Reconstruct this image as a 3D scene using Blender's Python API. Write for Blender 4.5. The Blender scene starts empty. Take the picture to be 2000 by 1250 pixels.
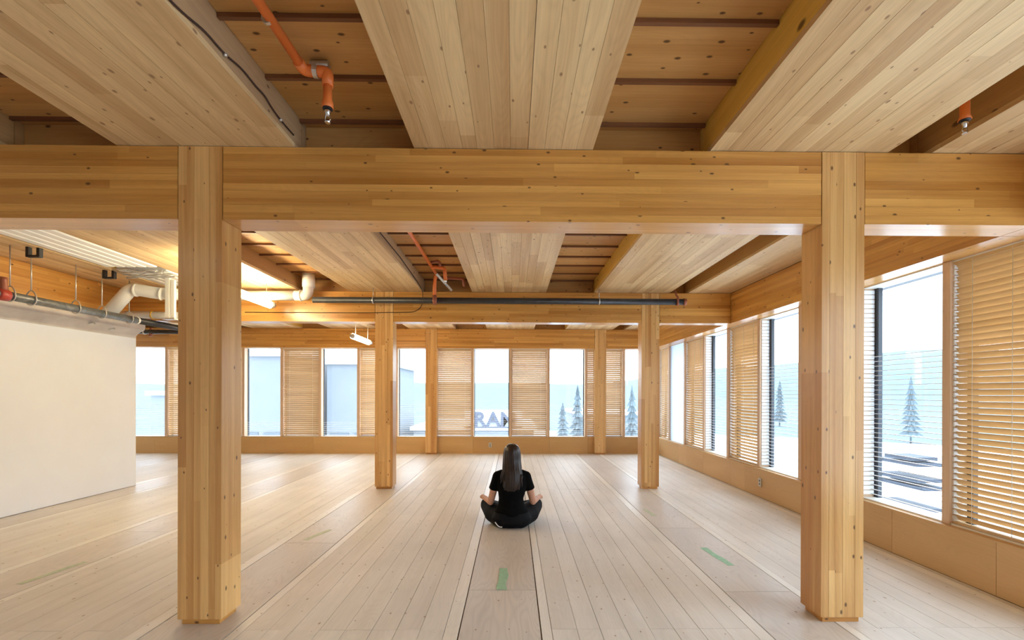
import bpy, bmesh, math, random
from math import sin, cos, pi, radians
from mathutils import Vector, Matrix, noise
random.seed(7)
SC = bpy.context.scene
COL = SC.collection

# ------------------------------------------------------------------ camera
F, CX, CY, YAW, PITCH, ROLL = 887.62, 1013.16, 769.53, 0.0125, 0.0009, 0.0027
cam = bpy.data.cameras.new('camera'); camo = bpy.data.objects.new('camera', cam); COL.objects.link(camo)
Ry = Matrix(((cos(YAW), -sin(YAW), 0), (sin(YAW), cos(YAW), 0), (0, 0, 1)))
Rp = Matrix(((1, 0, 0), (0, cos(PITCH), -sin(PITCH)), (0, sin(PITCH), cos(PITCH))))
Mx = Rp @ Ry
r0, r1, r2 = Mx[0], Mx[1], Mx[2]
right = r0 * cos(ROLL) + r2 * sin(ROLL)
up = r2 * cos(ROLL) - r0 * sin(ROLL)
fwd = r1
m = Matrix((( right[0], up[0], -fwd[0], 0), (right[1], up[1], -fwd[1], 0), (right[2], up[2], -fwd[2], 1.4), (0, 0, 0, 1)))
camo.matrix_world = m
cam.sensor_width = 36; cam.sensor_fit = 'HORIZONTAL'
cam.lens = F / 2000 * 36
cam.shift_x = -(CX - 1000) / 2000
cam.shift_y = (CY - 625) / 2000
cam.clip_end = 2000; cam.clip_start = 0.05
SC.camera = camo

# ------------------------------------------------------------------ view, world, lights
SC.view_settings.view_transform = 'Standard'; SC.view_settings.look = 'None'
SC.view_settings.gamma = 1; SC.view_settings.exposure = -0.2; SC.view_settings.use_curve_mapping = False
SC.cycles.use_denoising = True
SC.cycles.max_bounces = 10; SC.cycles.diffuse_bounces = 5; SC.cycles.transparent_max_bounces = 24
SC.cycles.sample_clamp_indirect = 8; SC.cycles.caustics_reflective = False; SC.cycles.caustics_refractive = False
SKY = 8.8
w = bpy.data.worlds.new('world'); SC.world = w; w.use_nodes = True
wn = w.node_tree; bg = wn.nodes['Background']
tc = wn.nodes.new('ShaderNodeTexCoord'); sx = wn.nodes.new('ShaderNodeSeparateXYZ'); cr = wn.nodes.new('ShaderNodeValToRGB')
wn.links.new(tc.outputs['Generated'], sx.inputs[0]); wn.links.new(sx.outputs['Z'], cr.inputs[0]); wn.links.new(cr.outputs[0], bg.inputs['Color'])
cr.color_ramp.elements[0].color = (.76, .87, 1, 1); cr.color_ramp.elements[1].color = (.70, .84, 1, 1)
bg.inputs['Strength'].default_value = SKY

def area(name, loc, rot, sx_, sy_, power, color=(1, 1, 1), portal=False):
    l = bpy.data.lights.new(name, 'AREA'); l.shape = 'RECTANGLE'; l.size = sx_; l.size_y = sy_
    l.energy = power; l.color = color
    if portal: l.cycles.is_portal = True
    o = bpy.data.objects.new(name, l); COL.objects.link(o); o.location = loc; o.rotation_euler = rot
    return o
WARM = (1.0, .88, .70)
# window portals (sample the sky through the glazed sides)
area('portal_right', (3.75, 3.2, 1.4), (0, radians(90), 0), 2.2, 15.0, 1, portal=True)
area('portal_far', (-2.8, 10.95, 1.4), (radians(-90), 0, 0), 12.6, 2.2, 1, portal=True)
# warm fill lights added out of view to brighten the bay around the camera
area('fill_light_rear', (-2.0, -1.9, 2.75), (0, 0, 0), 5.0, 1.2, 22, (1, .93, .82))
area('fill_light_near', (-3.6, .6, 2.80), (0, 0, 0), 1.6, .5, 13, WARM)

# ------------------------------------------------------------------ materials
def mat_simple(name, col, rough=.5, metal=0, spec=.4, emit=None, estr=0, noise_amt=0, nscale=8):
    m_ = bpy.data.materials.new(name); m_.use_nodes = True; nt = m_.node_tree; b = nt.nodes['Principled BSDF']
    b.inputs['Base Color'].default_value = (*col, 1); b.inputs['Roughness'].default_value = rough
    b.inputs['Metallic'].default_value = metal; b.inputs['Specular IOR Level'].default_value = spec
    if emit: b.inputs['Emission Color'].default_value = (*emit, 1); b.inputs['Emission Strength'].default_value = estr
    if noise_amt:
        g = nt.nodes.new('ShaderNodeNewGeometry'); n = nt.nodes.new('ShaderNodeTexNoise'); n.inputs['Scale'].default_value = nscale; n.inputs['Detail'].default_value = 4
        nt.links.new(g.outputs['Position'], n.inputs['Vector'])
        mr = nt.nodes.new('ShaderNodeMapRange'); mr.inputs['From Min'].default_value = .3; mr.inputs['From Max'].default_value = .7
        mr.inputs['To Min'].default_value = 1 - noise_amt; mr.inputs['To Max'].default_value = 1 + noise_amt
        nt.links.new(n.outputs['Fac'], mr.inputs['Value'])
        mx = nt.nodes.new('ShaderNodeVectorMath'); mx.operation = 'SCALE'; mx.inputs[0].default_value = col
        nt.links.new(mr.outputs[0], mx.inputs['Scale']); nt.links.new(mx.outputs[0], b.inputs['Base Color'])
    return m_

def wood(name, axis, dark, light, rough=.5, knots=.5, seg=1.3, grain=.16, tonevar=1.0, knotcol=(.09, .035, .012), across=14, spec=.35, bump=.12, ksize=.1, figure=0.0, stain=0.0):
    """Procedural timber: grain along AXIS, each piece with its own tone and finger-jointed lengths."""
    m_ = bpy.data.materials.new(name); m_.use_nodes = True; nt = m_.node_tree; N = nt.nodes; L = nt.links; b = N['Principled BSDF']
    def mth(op, a, c=None):
        n = N.new('ShaderNodeMath'); n.operation = op
        for i, v in enumerate((a, c)):
            if v is None: continue
            if isinstance(v, (int, float)): n.inputs[i].default_value = v
            else: L.new(v, n.inputs[i])
        return n.outputs[0]
    g = N.new('ShaderNodeNewGeometry'); oi = N.new('ShaderNodeObjectInfo'); rnd = oi.outputs['Random']
    s = N.new('ShaderNodeSeparateXYZ'); L.new(g.outputs['Position'], s.inputs[0])
    ai = 'XYZ'.index(axis); oth = [i for i in range(3) if i != ai]
    al, a1, a2 = s.outputs[ai], s.outputs[oth[0]], s.outputs[oth[1]]
    off = mth('MULTIPLY', rnd, 37.0)
    def comb(kal, kac, o2=True):
        c = N.new('ShaderNodeCombineXYZ')
        L.new(mth('ADD', mth('MULTIPLY', al, kal), off), c.inputs[0])
        L.new(mth('ADD', mth('MULTIPLY', a1, kac), off), c.inputs[1]); L.new(mth('MULTIPLY', a2, kac), c.inputs[2])
        return c.outputs[0]
    # finger-joint segments
    sg = mth('FLOOR', mth('ADD', mth('DIVIDE', al, seg), mth('MULTIPLY', rnd, 91.0)))
    wnz = N.new('ShaderNodeTexWhiteNoise'); wnz.noise_dimensions = '2D'
    cb = N.new('ShaderNodeCombineXYZ'); L.new(sg, cb.inputs[0]); L.new(mth('MULTIPLY', rnd, 713.0), cb.inputs[1]); L.new(cb.outputs[0], wnz.inputs['Vector'])
    n1 = N.new('ShaderNodeTexNoise'); n1.inputs['Scale'].default_value = 1; n1.inputs['Detail'].default_value = 3; n1.inputs['Distortion'].default_value = .4
    L.new(comb(.55, across), n1.inputs['Vector'])
    n2 = N.new('ShaderNodeTexNoise'); n2.inputs['Scale'].default_value = 1; n2.inputs['Detail'].default_value = 3; L.new(comb(2.0, 120), n2.inputs['Vector'])
    # annual ring figure
    n3 = N.new('ShaderNodeTexNoise'); n3.inputs['Scale'].default_value = 1; n3.inputs['Detail'].default_value = 1; L.new(comb(.9, 5.0), n3.inputs['Vector'])
    rings = mth('ABSOLUTE', mth('SINE', mth('MULTIPLY', n3.outputs['Fac'], 70.0)))
    tone = mth('ADD', mth('MULTIPLY', wnz.outputs['Value'], .62 * tonevar), mth('MULTIPLY', mth('SUBTRACT', n1.outputs['Fac'], .5), 1.5))
    tone = mth('ADD', tone, .5 - .31 * tonevar)
    mixc = N.new('ShaderNodeMix'); mixc.data_type = 'RGBA'; mixc.clamp_factor = True
    mixc.inputs[6].default_value = (*dark, 1); mixc.inputs[7].default_value = (*light, 1); L.new(tone, mixc.inputs[0])
    gr = mth('ADD', 1 - grain, mth('MULTIPLY', n2.outputs['Fac'], 2 * grain))
    gr = mth('MULTIPLY', gr, mth('ADD', 1 - .03 - figure, mth('MULTIPLY', rings, .04 + figure)))
    if stain:
        n4 = N.new('ShaderNodeTexNoise'); n4.inputs['Scale'].default_value = 1.1; n4.inputs['Detail'].default_value = 5; L.new(g.outputs['Position'], n4.inputs['Vector'])
        gr = mth('MULTIPLY', gr, mth('ADD', 1 - stain * .5, mth('MULTIPLY', n4.outputs['Fac'], stain)))
    sc = N.new('ShaderNodeVectorMath'); sc.operation = 'SCALE'; L.new(mixc.outputs[2], sc.inputs[0]); L.new(gr, sc.inputs['Scale'])
    col = sc.outputs[0]
    if knots > 0:
        v = N.new('ShaderNodeTexVoronoi'); v.voronoi_dimensions = '2D'; v.inputs['Scale'].default_value = 1
        ck = N.new('ShaderNodeCombineXYZ'); L.new(mth('ADD', mth('MULTIPLY', al, 5.0), off), ck.inputs[0])
        L.new(mth('ADD', mth('MULTIPLY', mth('ADD', a1, a2), 9.0), off), ck.inputs[1]); L.new(ck.outputs[0], v.inputs['Vector'])
        sep = N.new('ShaderNodeSeparateColor'); L.new(v.outputs['Color'], sep.inputs[0])
        pick = mth('LESS_THAN', sep.outputs[0], knots)
        size = mth('ADD', ksize * .35, mth('MULTIPLY', sep.outputs[1], ksize))
        mr = N.new('ShaderNodeMapRange'); mr.interpolation_type = 'SMOOTHSTEP'
        L.new(mth('DIVIDE', v.outputs['Distance'], size), mr.inputs['Value'])
        mr.inputs['From Min'].default_value = .6; mr.inputs['From Max'].default_value = 1.5; mr.inputs['To Min'].default_value = .85; mr.inputs['To Max'].default_value = 0
        k = mth('MULTIPLY', mr.outputs[0], pick)
        mk = N.new('ShaderNodeMix'); mk.data_type = 'RGBA'; L.new(k, mk.inputs[0]); L.new(col, mk.inputs[6]); mk.inputs[7].default_value = (*knotcol, 1)
        col = mk.outputs[2]
    L.new(col, b.inputs['Base Color'])
    b.inputs['Roughness'].default_value = rough; b.inputs['Specular IOR Level'].default_value = spec
    bp = N.new('ShaderNodeBump'); bp.inputs['Strength'].default_value = bump; bp.inputs['Distance'].default_value = .002
    L.new(n2.outputs['Fac'], bp.inputs['Height']); L.new(bp.outputs[0], b.inputs['Normal'])
    return m_

GD, GL = (.47, .195, .036), (.78, .42, .112)
M = {}
for a in 'XYZ':
    M['glulam' + a] = wood('glulam_' + a.lower(), a, GD, GL, rough=.30, knots=.5, seg=1.5, spec=.5, ksize=.052)
M['glulamZ'] = wood('glulam_z', 'Z', (.53, .25, .065), (.86, .55, .22), rough=.34, knots=.6, seg=1.7, spec=.5, ksize=.05, tonevar=1.25)
M['soffit'] = wood('soffit_timber', 'Y', (.54, .335, .155), (.80, .59, .32), rough=.5, knots=.5, ksize=.055, seg=1.25, across=11, tonevar=1.15, knotcol=(.26, .13, .06), figure=.03)
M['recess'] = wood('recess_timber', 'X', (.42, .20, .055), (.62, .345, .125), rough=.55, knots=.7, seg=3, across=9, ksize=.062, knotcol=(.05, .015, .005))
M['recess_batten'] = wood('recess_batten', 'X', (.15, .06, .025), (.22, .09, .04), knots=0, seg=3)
M['side_grey'] = wood('panel_edge_grey', 'Y', (.34, .20, .10), (.50, .33, .175), knots=.15, seg=5, tonevar=.6, across=9)
M['side_brown'] = wood('panel_edge_brown', 'Y', (.34, .175, .065), (.50, .29, .12), knots=.15, seg=5, tonevar=.6, across=9)
M['side_yellow'] = wood('panel_edge_yellow', 'Y', (.66, .38, .06), (.86, .58, .16), knots=.15, seg=2.5, across=9)
M['floor'] = wood('floor_timber', 'Y', (.69, .645, .575), (.83, .795, .74), rough=.52, knots=.5, seg=9, grain=.07, tonevar=.55, knotcol=(.36, .24, .15), across=7, ksize=.042, spec=.4, stain=.34)
M['floor_pale'] = wood('floor_timber_pale', 'Y', (.79, .74, .655), (.88, .85, .79), rough=.42, knots=.5, seg=9, grain=.08, tonevar=.4, knotcol=(.34, .22, .14), across=9, ksize=.04, stain=.2)
M['floor_ply'] = wood('floor_plywood', 'Y', (.61, .555, .50), (.74, .69, .63), rough=.42, knots=.35, seg=9, grain=.06, tonevar=.35, knotcol=(.30, .2, .13), across=5, ksize=.04, figure=.05, stain=.2)
M['ply'] = wood('wall_plywood', 'X', (.52, .30, .11), (.66, .42, .18), rough=.5, knots=0, seg=9, grain=.05, tonevar=.6, across=3)
M['plyY'] = wood('wall_plywood_side', 'Y', (.56, .345, .15), (.70, .46, .23), rough=.5, knots=0, seg=9, grain=.05, tonevar=.6, across=3)
M['mullion'] = wood('mullion_wood', 'Z', (.62, .42, .27), (.76, .56, .39), knots=0, seg=5, tonevar=.3, grain=.06)
M['slatX'] = wood('blind_slat_far', 'X', (.52, .37, .20), (.88, .73, .50), knots=0, seg=5, tonevar=1.4, grain=.06)
M['slatY'] = wood('blind_slat_side', 'Y', (.60, .41, .20), (.74, .55, .31), knots=0, seg=5, tonevar=.9, grain=.06)
M['subfloor'] = mat_simple('dark_subfloor_wood', (.13, .085, .05), .8)  # dark brown slab showing in the plank joints
M['dark_gap'] = mat_simple('dark_joint_wood', (.09, .045, .02), .8)
M['white_wall'] = mat_simple('white_paint', (.81, .835, .87), .6, noise_amt=.02, nscale=2)
M['plaster'] = mat_simple('raw_plaster', (.62, .56, .50), .8, noise_amt=.12, nscale=5)
M['pvc'] = mat_simple('white_pvc', (.82, .80, .74), .35)
M['deck'] = mat_simple('white_steel_deck', (.95, .95, .92), .35)
M['blackpipe'] = mat_simple('black_pipe', (.035, .035, .038), .35, noise_amt=.25, nscale=14)
M['greypipe'] = mat_simple('grey_pipe', (.15, .155, .15), .35, .3, noise_amt=.35, nscale=22)
M['orange'] = mat_simple('orange_pipe', (.78, .20, .045), .4)
M['red'] = mat_simple('red_fitting', (.42, .05, .03), .35)
M['copper'] = mat_simple('coppery_fitting', (.34, .11, .06), .4)
M['steel'] = mat_simple('galvanised_steel', (.62, .60, .56), .35, .8)
M['chrome'] = mat_simple('chrome', (.7, .72, .75), .15, 1)
M['black'] = mat_simple('black_plastic', (.02, .018, .02), .5)
M['darkframe'] = mat_simple('dark_window_frame', (.045, .05, .06), .5)
M['wire'] = mat_simple('dark_wire', (.05, .025, .02), .6)
M['yellow'] = mat_simple('yellow_tape', (.75, .45, .03), .5)
M['tape'] = mat_simple('green_tape', (.36, .60, .42), .7, noise_amt=.1, nscale=30)
M['tape_faint'] = mat_simple('worn_green_tape', (.56, .62, .46), .7, noise_amt=.1, nscale=30)
M['outlet'] = mat_simple('outlet_plate', (.62, .58, .50), .4)
M['tube'] = mat_simple('lit_tube', (1, 1, 1), .5, emit=(1, .84, .52), estr=62)
M['shade'] = mat_simple('white_shade', (.74, .80, .88), .6)
M['slatwhite'] = mat_simple('white_slat', (.82, .84, .86), .5)

def add_translucent(mm, col, fac):
    nt = mm.node_tree; b = nt.nodes['Principled BSDF']; out = nt.nodes['Material Output']
    t = nt.nodes.new('ShaderNodeBsdfTranslucent'); t.inputs['Color'].default_value = (*col, 1)
    mx = nt.nodes.new('ShaderNodeMixShader'); mx.inputs[0].default_value = fac
    nt.links.new(b.outputs[0], mx.inputs[1]); nt.links.new(t.outputs[0], mx.inputs[2]); nt.links.new(mx.outputs[0], out.inputs['Surface'])
add_translucent(M['shade'], (.85, .92, 1), .5)
add_translucent(M['slatX'], (.95, .68, .42), .25)
add_translucent(M['slatY'], (.95, .68, .38), .22)

gl = bpy.data.materials.new('window_glass'); gl.use_nodes = True; nt = gl.node_tree
for n in list(nt.nodes):
    if n.type != 'OUTPUT_MATERIAL': nt.nodes.remove(n)
tr = nt.nodes.new('ShaderNodeBsdfTransparent'); tr.inputs[0].default_value = (.97, .985, .985, 1)
gs = nt.nodes.new('ShaderNodeBsdfGlossy'); gs.inputs['Roughness'].default_value = .03
mx = nt.nodes.new('ShaderNodeMixShader'); mx.inputs[0].default_value = .05
nt.links.new(tr.outputs[0], mx.inputs[1]); nt.links.new(gs.outputs[0], mx.inputs[2]); nt.links.new(mx.outputs[0], nt.nodes['Material Output'].inputs['Surface'])
M['glass'] = gl

for k in ('glulamX', 'glulamY', 'glulamZ'):
    b_ = M[k].node_tree.nodes['Principled BSDF']; b_.inputs['Coat Weight'].default_value = .35; b_.inputs['Coat Roughness'].default_value = .22

# ------------------------------------------------------------------ helpers
def tag(o, label=None, cat=None, group=None, kind=None):
    if label: o['label'] = label
    if cat: o['category'] = cat
    if group: o['group'] = group
    if kind: o['kind'] = kind
    return o
def empty(name, loc, label=None, cat=None, group=None, kind=None, parent=None):
    o = bpy.data.objects.new(name, None); COL.objects.link(o); o.location = loc; o.empty_display_size = .1
    if parent: o.parent = parent; o.location = Vector(loc) - wloc(parent)
    return tag(o, label, cat, group, kind)
def wloc(o):
    v = Vector(o.location)
    while o.parent: o = o.parent; v += Vector(o.location)
    return v
def link(name, me, mat, parent=None, loc=(0, 0, 0)):
    o = bpy.data.objects.new(name, me); COL.objects.link(o)
    if mat and not me.materials: me.materials.append(mat)
    o.location = loc
    if parent: o.parent = parent; o.location = Vector(loc) - wloc(parent)
    return o
CACHE = {}
def box(name, a, b, mat, parent=None, bev=0.0):
    """one box-shaped piece between corners a and b; alike pieces share a mesh"""
    d = tuple(round(abs(b[i] - a[i]), 4) for i in range(3)); c = [(a[i] + b[i]) / 2 for i in range(3)]
    key = (d, mat.name, bev)
    me = CACHE.get(key)
    if me is None:
        bm = bmesh.new(); bmesh.ops.create_cube(bm, size=1); bmesh.ops.scale(bm, vec=d, verts=bm.verts)
        if bev: bmesh.ops.bevel(bm, geom=bm.edges[:], offset=bev, segments=1, affect='EDGES')
        me = bpy.data.meshes.new(name); bm.to_mesh(me); bm.free(); me.materials.append(mat); CACHE[key] = me
    return link(name, me, None, parent, c)
def bmbox(bm, a, b, rot=None, piv=None):
    r = bmesh.ops.create_cube(bm, size=1); vs = r['verts']
    bmesh.ops.scale(bm, vec=[abs(b[i] - a[i]) for i in range(3)], verts=vs)
    if rot is not None: bmesh.ops.rotate(bm, verts=vs, matrix=rot)
    bmesh.ops.translate(bm, vec=[(a[i] + b[i]) / 2 for i in range(3)], verts=vs)
def finish(name, bm, mat, parent=None, smooth=False, org=None):
    me = bpy.data.meshes.new(name)
    if org is None: org = wloc(parent) if parent else Vector((0, 0, 0))
    bmesh.ops.translate(bm, vec=-Vector(org), verts=bm.verts)
    bmesh.ops.recalc_face_normals(bm, faces=bm.faces)
    bm.to_mesh(me); bm.free()
    if smooth:
        for p in me.polygons: p.use_smooth = True
    return link(name, me, mat, parent, org)
def sweep(bm, pts, rad, n=12, cap=True, flat=1.0):
    pts = [Vector(p) for p in pts]; rad = rad if isinstance(rad, (list, tuple)) else [rad] * len(pts)
    rings = []; ref = None
    for i, p in enumerate(pts):
        t = (pts[min(i + 1, len(pts) - 1)] - pts[max(i - 1, 0)]).normalized()
        if ref is None: ref = t.orthogonal().normalized()
        u = (ref - t * ref.dot(t)).normalized(); v = t.cross(u); ref = u
        rings.append([bm.verts.new(p + (u * cos(2 * pi * k / n) + v * sin(2 * pi * k / n) * flat) * rad[i]) for k in range(n)])
    for a, b in zip(rings, rings[1:]):
        for k in range(n): bm.faces.new((a[k], a[(k + 1) % n], b[(k + 1) % n], b[k]))
    if cap: bm.faces.new(rings[0][::-1]); bm.faces.new(rings[-1])
def tube(name, pts, rad, mat, parent=None, n=12, flat=1.0):
    bm = bmesh.new(); sweep(bm, pts, rad, n, flat=flat)
    org = None if parent else Vector(pts[0])
    return finish(name, bm, mat, parent, smooth=True, org=org)
def bend(pts, r=.08, k=6):
    """round the corners of a polyline"""
    P = [Vector(p) for p in pts]; out = [P[0]]
    for i in range(1, len(P) - 1):
        a = (P[i - 1] - P[i]); b = (P[i + 1] - P[i]); q = min(r, a.length * .49, b.length * .49)
        A = P[i] + a.normalized() * q; B = P[i] + b.normalized() * q
        for j in range(k + 1):
            t = j / k; out.append(A * (1 - t) ** 2 + P[i] * 2 * t * (1 - t) + B * t * t)
    out.append(P[-1]); return out

# ------------------------------------------------------------------ measurements (metres)
Y0, Y1, Y2, Y3 = -1.146, 2.7615, 6.665, 10.561
CW, CD, CL, CRX = .2612, .196, -1.8863, 2.0204
ZS, ZB, ZR = 2.8875, 2.4439, 3.0947
XW, XB = 3.365, 3.2087          # low wall face, edge beam face
WZ0, WZ1 = .385, 2.444          # window sill and head
YR = -4.6                       # rear of the room
XL = -9.2                       # far left end
WX = 3.43; WY = 10.63           # window planes

# ------------------------------------------------------------------ floor
floor = empty('floor', (0, 0, 0), kind='structure')
box('subfloor', (XL - .3, YR, -.12), (XW + .3, WY + .3, -.014), M['subfloor'], floor)
strips = [(-.316 + 1.815 * k, .171 + 1.815 * k) for k in range(-5, 3)]
strips = [(max(a, XL), min(b, XW)) for a, b in strips if a < XW and b > XL]
cross = {-.316: [4.27, 6.67]}
PL = {'floor_strip': 0}
rs = random.Random(3)
def plank(x0, x1, y0, y1, mat, dz=0):
    box('plank', (x0, y0, -.03), (x1, y1, -rs.uniform(0, .0016) + dz), mat, floor)
for i, (a, b) in enumerate(strips):
    g = .006
    cuts = {4: [4.27, 6.66]}.get(i, [3.2 + .02 * (i % 3), 4.72 - .1 * (i % 2), 6.66])
    ys = [YR] + cuts + [8.6, WY]
    for y0, y1 in zip(ys, ys[1:]):
        plank(a + g, b - g, y0 + .002, y1 - .002, M['floor_ply'])
    if i + 1 < len(strips):
        c = strips[i + 1][0]; n = 10
        ws = [.062] + [1 + rs.uniform(-.08, .08) for _ in range(n - 2)] + [.085]
        inner = (c - b - .062 - .085) / sum(ws[1:-1]); ws = [ws[0]] + [q * inner for q in ws[1:-1]] + [ws[-1]]
        x = b
        for j, q in enumerate(ws):
            mt = M['floor_pale'] if j in (0, n - 1) else M['floor']
            gg = .0011 if j % 3 else .0018
            for y0, y1 in ((YR, 2.70), (2.70, 6.66), (6.66, WY)) if j not in (0, n - 1) else ((YR, 6.66), (6.66, WY)):
                plank(x + gg, x + q - gg, y0 + .001, y1 - .001, mt)
            x += q

# ------------------------------------------------------------------ ceiling
ceil = empty('ceiling', (0, 0, ZS), kind='structure')
box('deck_above', (XL, YR, ZR + .04), (XW + .25, WY + .25, ZR + .2), M['dark_gap'], ceil)
panels = [(-5.99, -4.88), (-4.19, -3.10), (-2.3894, -1.3265), (-.6051, .483), (1.2024, 2.3002), (2.5709, 3.2087)]
left_more = [(-9.2, -8.49), (-7.79, -6.70)]
bays = [(YR, Y0 + .1), (Y0 + .1, Y1 + .1), (Y1 + .1, Y2 + .1), (Y2 + .1, Y3 + .05)]
sidem = {2: 'side_grey', 4: 'side_yellow', 5: 'side_brown', 0: 'side_yellow', 1: 'side_brown', 3: 'soffit'}
for pi_, (a, b) in enumerate(panels):
    for bi, (y0, y1) in enumerate(bays):
        p = box('ceiling_panel', (a, y0 + .002, ZS + .03), (b, y1 - .002, ZR + .03), M[sidem[pi_]], ceil)
        if bi == 0: 
            box('board', (a, y0, ZS), (b, y1, ZS + .028), M['soffit'], p); continue
        n = max(3, round((b - a) / .0985)); x = a
        ws = [1 + rs.uniform(-.12, .12) for _ in range(n)]; k = (b - a) / sum(ws)
        for q in ws:
            gx = rs.choice((.0005, .0007, .0018))
            box('board', (x + gx, y0 + .001, ZS + rs.uniform(0, .0012)), (x + q * k - .0007, y1 - .001, ZS + .03), M['soffit'], p)
            x += q * k
for a, b in left_more:
    box('ceiling_panel', (a, Y1, ZS), (b, Y3 + .05, ZR), M['soffit'], ceil)
gaps = [(-6.70, -5.99), (-4.88, -4.19), (-3.10, -2.3894), (-1.3265, -.6051), (.483, 1.2024), (2.3002, 2.5709)]
for gi, (a, b) in enumerate(gaps):
    y = 2.054 - .393 * (7 if gi in (3, 4) else 3); k = 0
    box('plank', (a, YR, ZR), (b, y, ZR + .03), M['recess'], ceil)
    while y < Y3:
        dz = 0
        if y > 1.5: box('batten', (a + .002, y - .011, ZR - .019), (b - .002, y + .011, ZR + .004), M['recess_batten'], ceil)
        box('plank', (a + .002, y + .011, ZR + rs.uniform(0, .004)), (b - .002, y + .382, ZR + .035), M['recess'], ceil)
        y += .393; k += 1

for a, b in gaps:                                            # blocking over the cross beams
    for y in (Y0, Y1, Y2, Y3 - .12):
        box('blocking', (a + .002, y + CD - .04, ZS - .003), (b - .002, y + CD, ZR), M['recess'], ceil)

# ------------------------------------------------------------------ beams and columns
def laminae(n, a, b, jitter=.15):
    ws = [1 + rs.uniform(-jitter, jitter) for _ in range(n)]; k = (b - a) / sum(ws); z = a; out = []
    for q in ws: out.append((z, z + q * k)); z += q * k
    return out
def beam_x(x0, x1, y, label, d=CD, n=10, z0=ZB, z1=ZS - .004):
    e = empty('beam', ((x0 + x1) / 2, y + d / 2, z0), label, 'beam')
    for i, (za, zb) in enumerate(laminae(n, z0, z1)):
        box('lamella', (x0, y + .0008 * (i % 2), za + .0003), (x1, y + d, zb - .0003), M['glulamX'], e)
    return e
def beam_y(x0, x1, y0, y1, label, n=10, z0=ZB, z1=ZS - .004, inner=1):
    e = empty('beam', ((x0 + x1) / 2, (y0 + y1) / 2, z0), label, 'beam')
    for i, (za, zb) in enumerate(laminae(n, z0, z1)):
        dd = .0008 * (i % 2)
        box('lamella', (x0 + (dd if inner == -1 else 0), y0, za + .0003), (x1 - (dd if inner == 1 else 0), y1, zb - .0003), M['glulamY'], e)
    return e
def column(x, y, label, n=6):
    e = empty('column', (x, y + CD / 2, 0), label, 'column')
    xs = laminae(n, x - CW / 2, x + CW / 2, .25)
    for i, (xa, xb) in enumerate(xs):
        box('lamella', (xa + .0003, y - .001 - .0008 * (i % 2), .034), (xb - .0003, y + CD, ZS - .004), M['glulamZ'], e)
    box('plinth', (x - CW / 2 + .018, y + .012, .0005), (x + CW / 2 - .018, y + CD - .02, .034), M['glulamX'], e)
    return e
h = CW / 2; g = .005
column(CL, Y1, 'large square timber column in the foreground beside the white wall and pipes')
column(CRX, Y1, 'large square timber column in the foreground beside the side windows')
column(CL, Y2, 'middle-distance timber column standing between the window glow and the black pipe, left of the seated woman')
column(CRX, Y2, 'middle-distance timber column right of the seated woman, near the window corner')
column(CL, Y3 - CD + .12, 'farthest timber column against the end windows, left of the seated woman', 4)
column(CRX, Y3 - CD + .12, 'farthest timber column against the end windows, right of the seated woman', 4)
names = {1: 'foreground', 2: 'middle', 0: 'rear'}
for r, y in ((1, Y1), (2, Y2), (0, Y0)):
    if r == 0:
        beam_x(XL, XB - g, y, 'timber cross beam behind the viewpoint', n=4); continue
    beam_x(-6.6 if r == 1 else XL, CL - h - g, y, '%s glulam cross beam running left from the %s left column' % (names[r], names[r]))
    beam_x(CL + h + g, CRX - h - g, y, '%s glulam cross beam spanning between the two %s columns' % (names[r], names[r]))
    beam_x(CRX + h + g, XB - g, y, 'short %s glulam cross beam from the %s right column to the window side' % (names[r], names[r]), n=8)
yb = Y3 - CD + .12
beam_x(XL, CL - h - g, yb + .01, 'end beam above the far windows, left of the farthest left column')
beam_x(CL + h + g, CRX - h - g, yb + .01, 'end beam above the far windows between the two farthest columns')
beam_x(CRX + h + g, XB - g, yb + .01, 'short end beam above the far windows beside the window corner', n=8)
ys = [YR, Y0, Y1 + CD, Y2 + CD, WY]
for i in range(4):
    beam_y(XB, XB + .3, ys[i], ys[i + 1] - g, ['edge beam over the side windows behind the viewpoint', 'edge beam over the side windows alongside the viewpoint',
        'edge beam over the side windows between foreground and middle columns', 'edge beam over the side windows between middle column and far corner'][i], inner=-1)
for i, (a, b) in enumerate(((Y1 + CD + g, Y2 - g),)):
    beam_y(-5.80, -5.58, a, b, 'lengthwise glulam beam above the white wall behind the hanging pipe', inner=1)

# ------------------------------------------------------------------ walls below the windows
wr = empty('wall_right', (XW, 3, 0), kind='structure')
py = [YR, -2.3, -.5, 1.35, 3.12, 3.99, 5.05, 6.55, 6.98, 8.0, 9.2, WY - .03]
for a, b in zip(py, py[1:]):
    box('panel', (XW, a + .0015, 0), (XW + .05, b - .0015, WZ0 - .012), M['plyY'], wr)
box('sill', (XW - .004, YR, WZ0 - .012), (WX + .16, WY, WZ0), M['plyY'], wr)
box('backing', (XW + .05, YR, -.1), (WX + .22, WY + .2, WZ0 - .012), M['dark_gap'], wr)
WFY = 10.60
wf = empty('wall_far', (-3, WFY, 0), kind='structure')
pxs = [XL, -8.27, -6.45, -4.63, -2.72, -.93, .85, 1.75, XW]
for a, b in zip(pxs, pxs[1:]):
    box('panel', (a + .0015, WFY, 0), (b - .0015, WFY + .05, WZ0 - .012), M['ply'], wf)
box('sill', (XL, WFY - .004, WZ0 - .012), (XW, WY + .16, WZ0), M['ply'], wf)
box('backing', (XL, WFY + .05, -.1), (XW + .3, WY + .2, WZ0 - .012), M['dark_gap'], wf)
# ends of the room, out of sight
wl = box('wall_left', (XL - .1, YR, 0), (XL, WY, ZR), M['white_wall']); tag(wl, kind='structure')
wq = box('wall_rear', (XL, YR - .1, 0), (XW + .3, YR, ZR), M['white_wall']); tag(wq, kind='structure')
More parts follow.
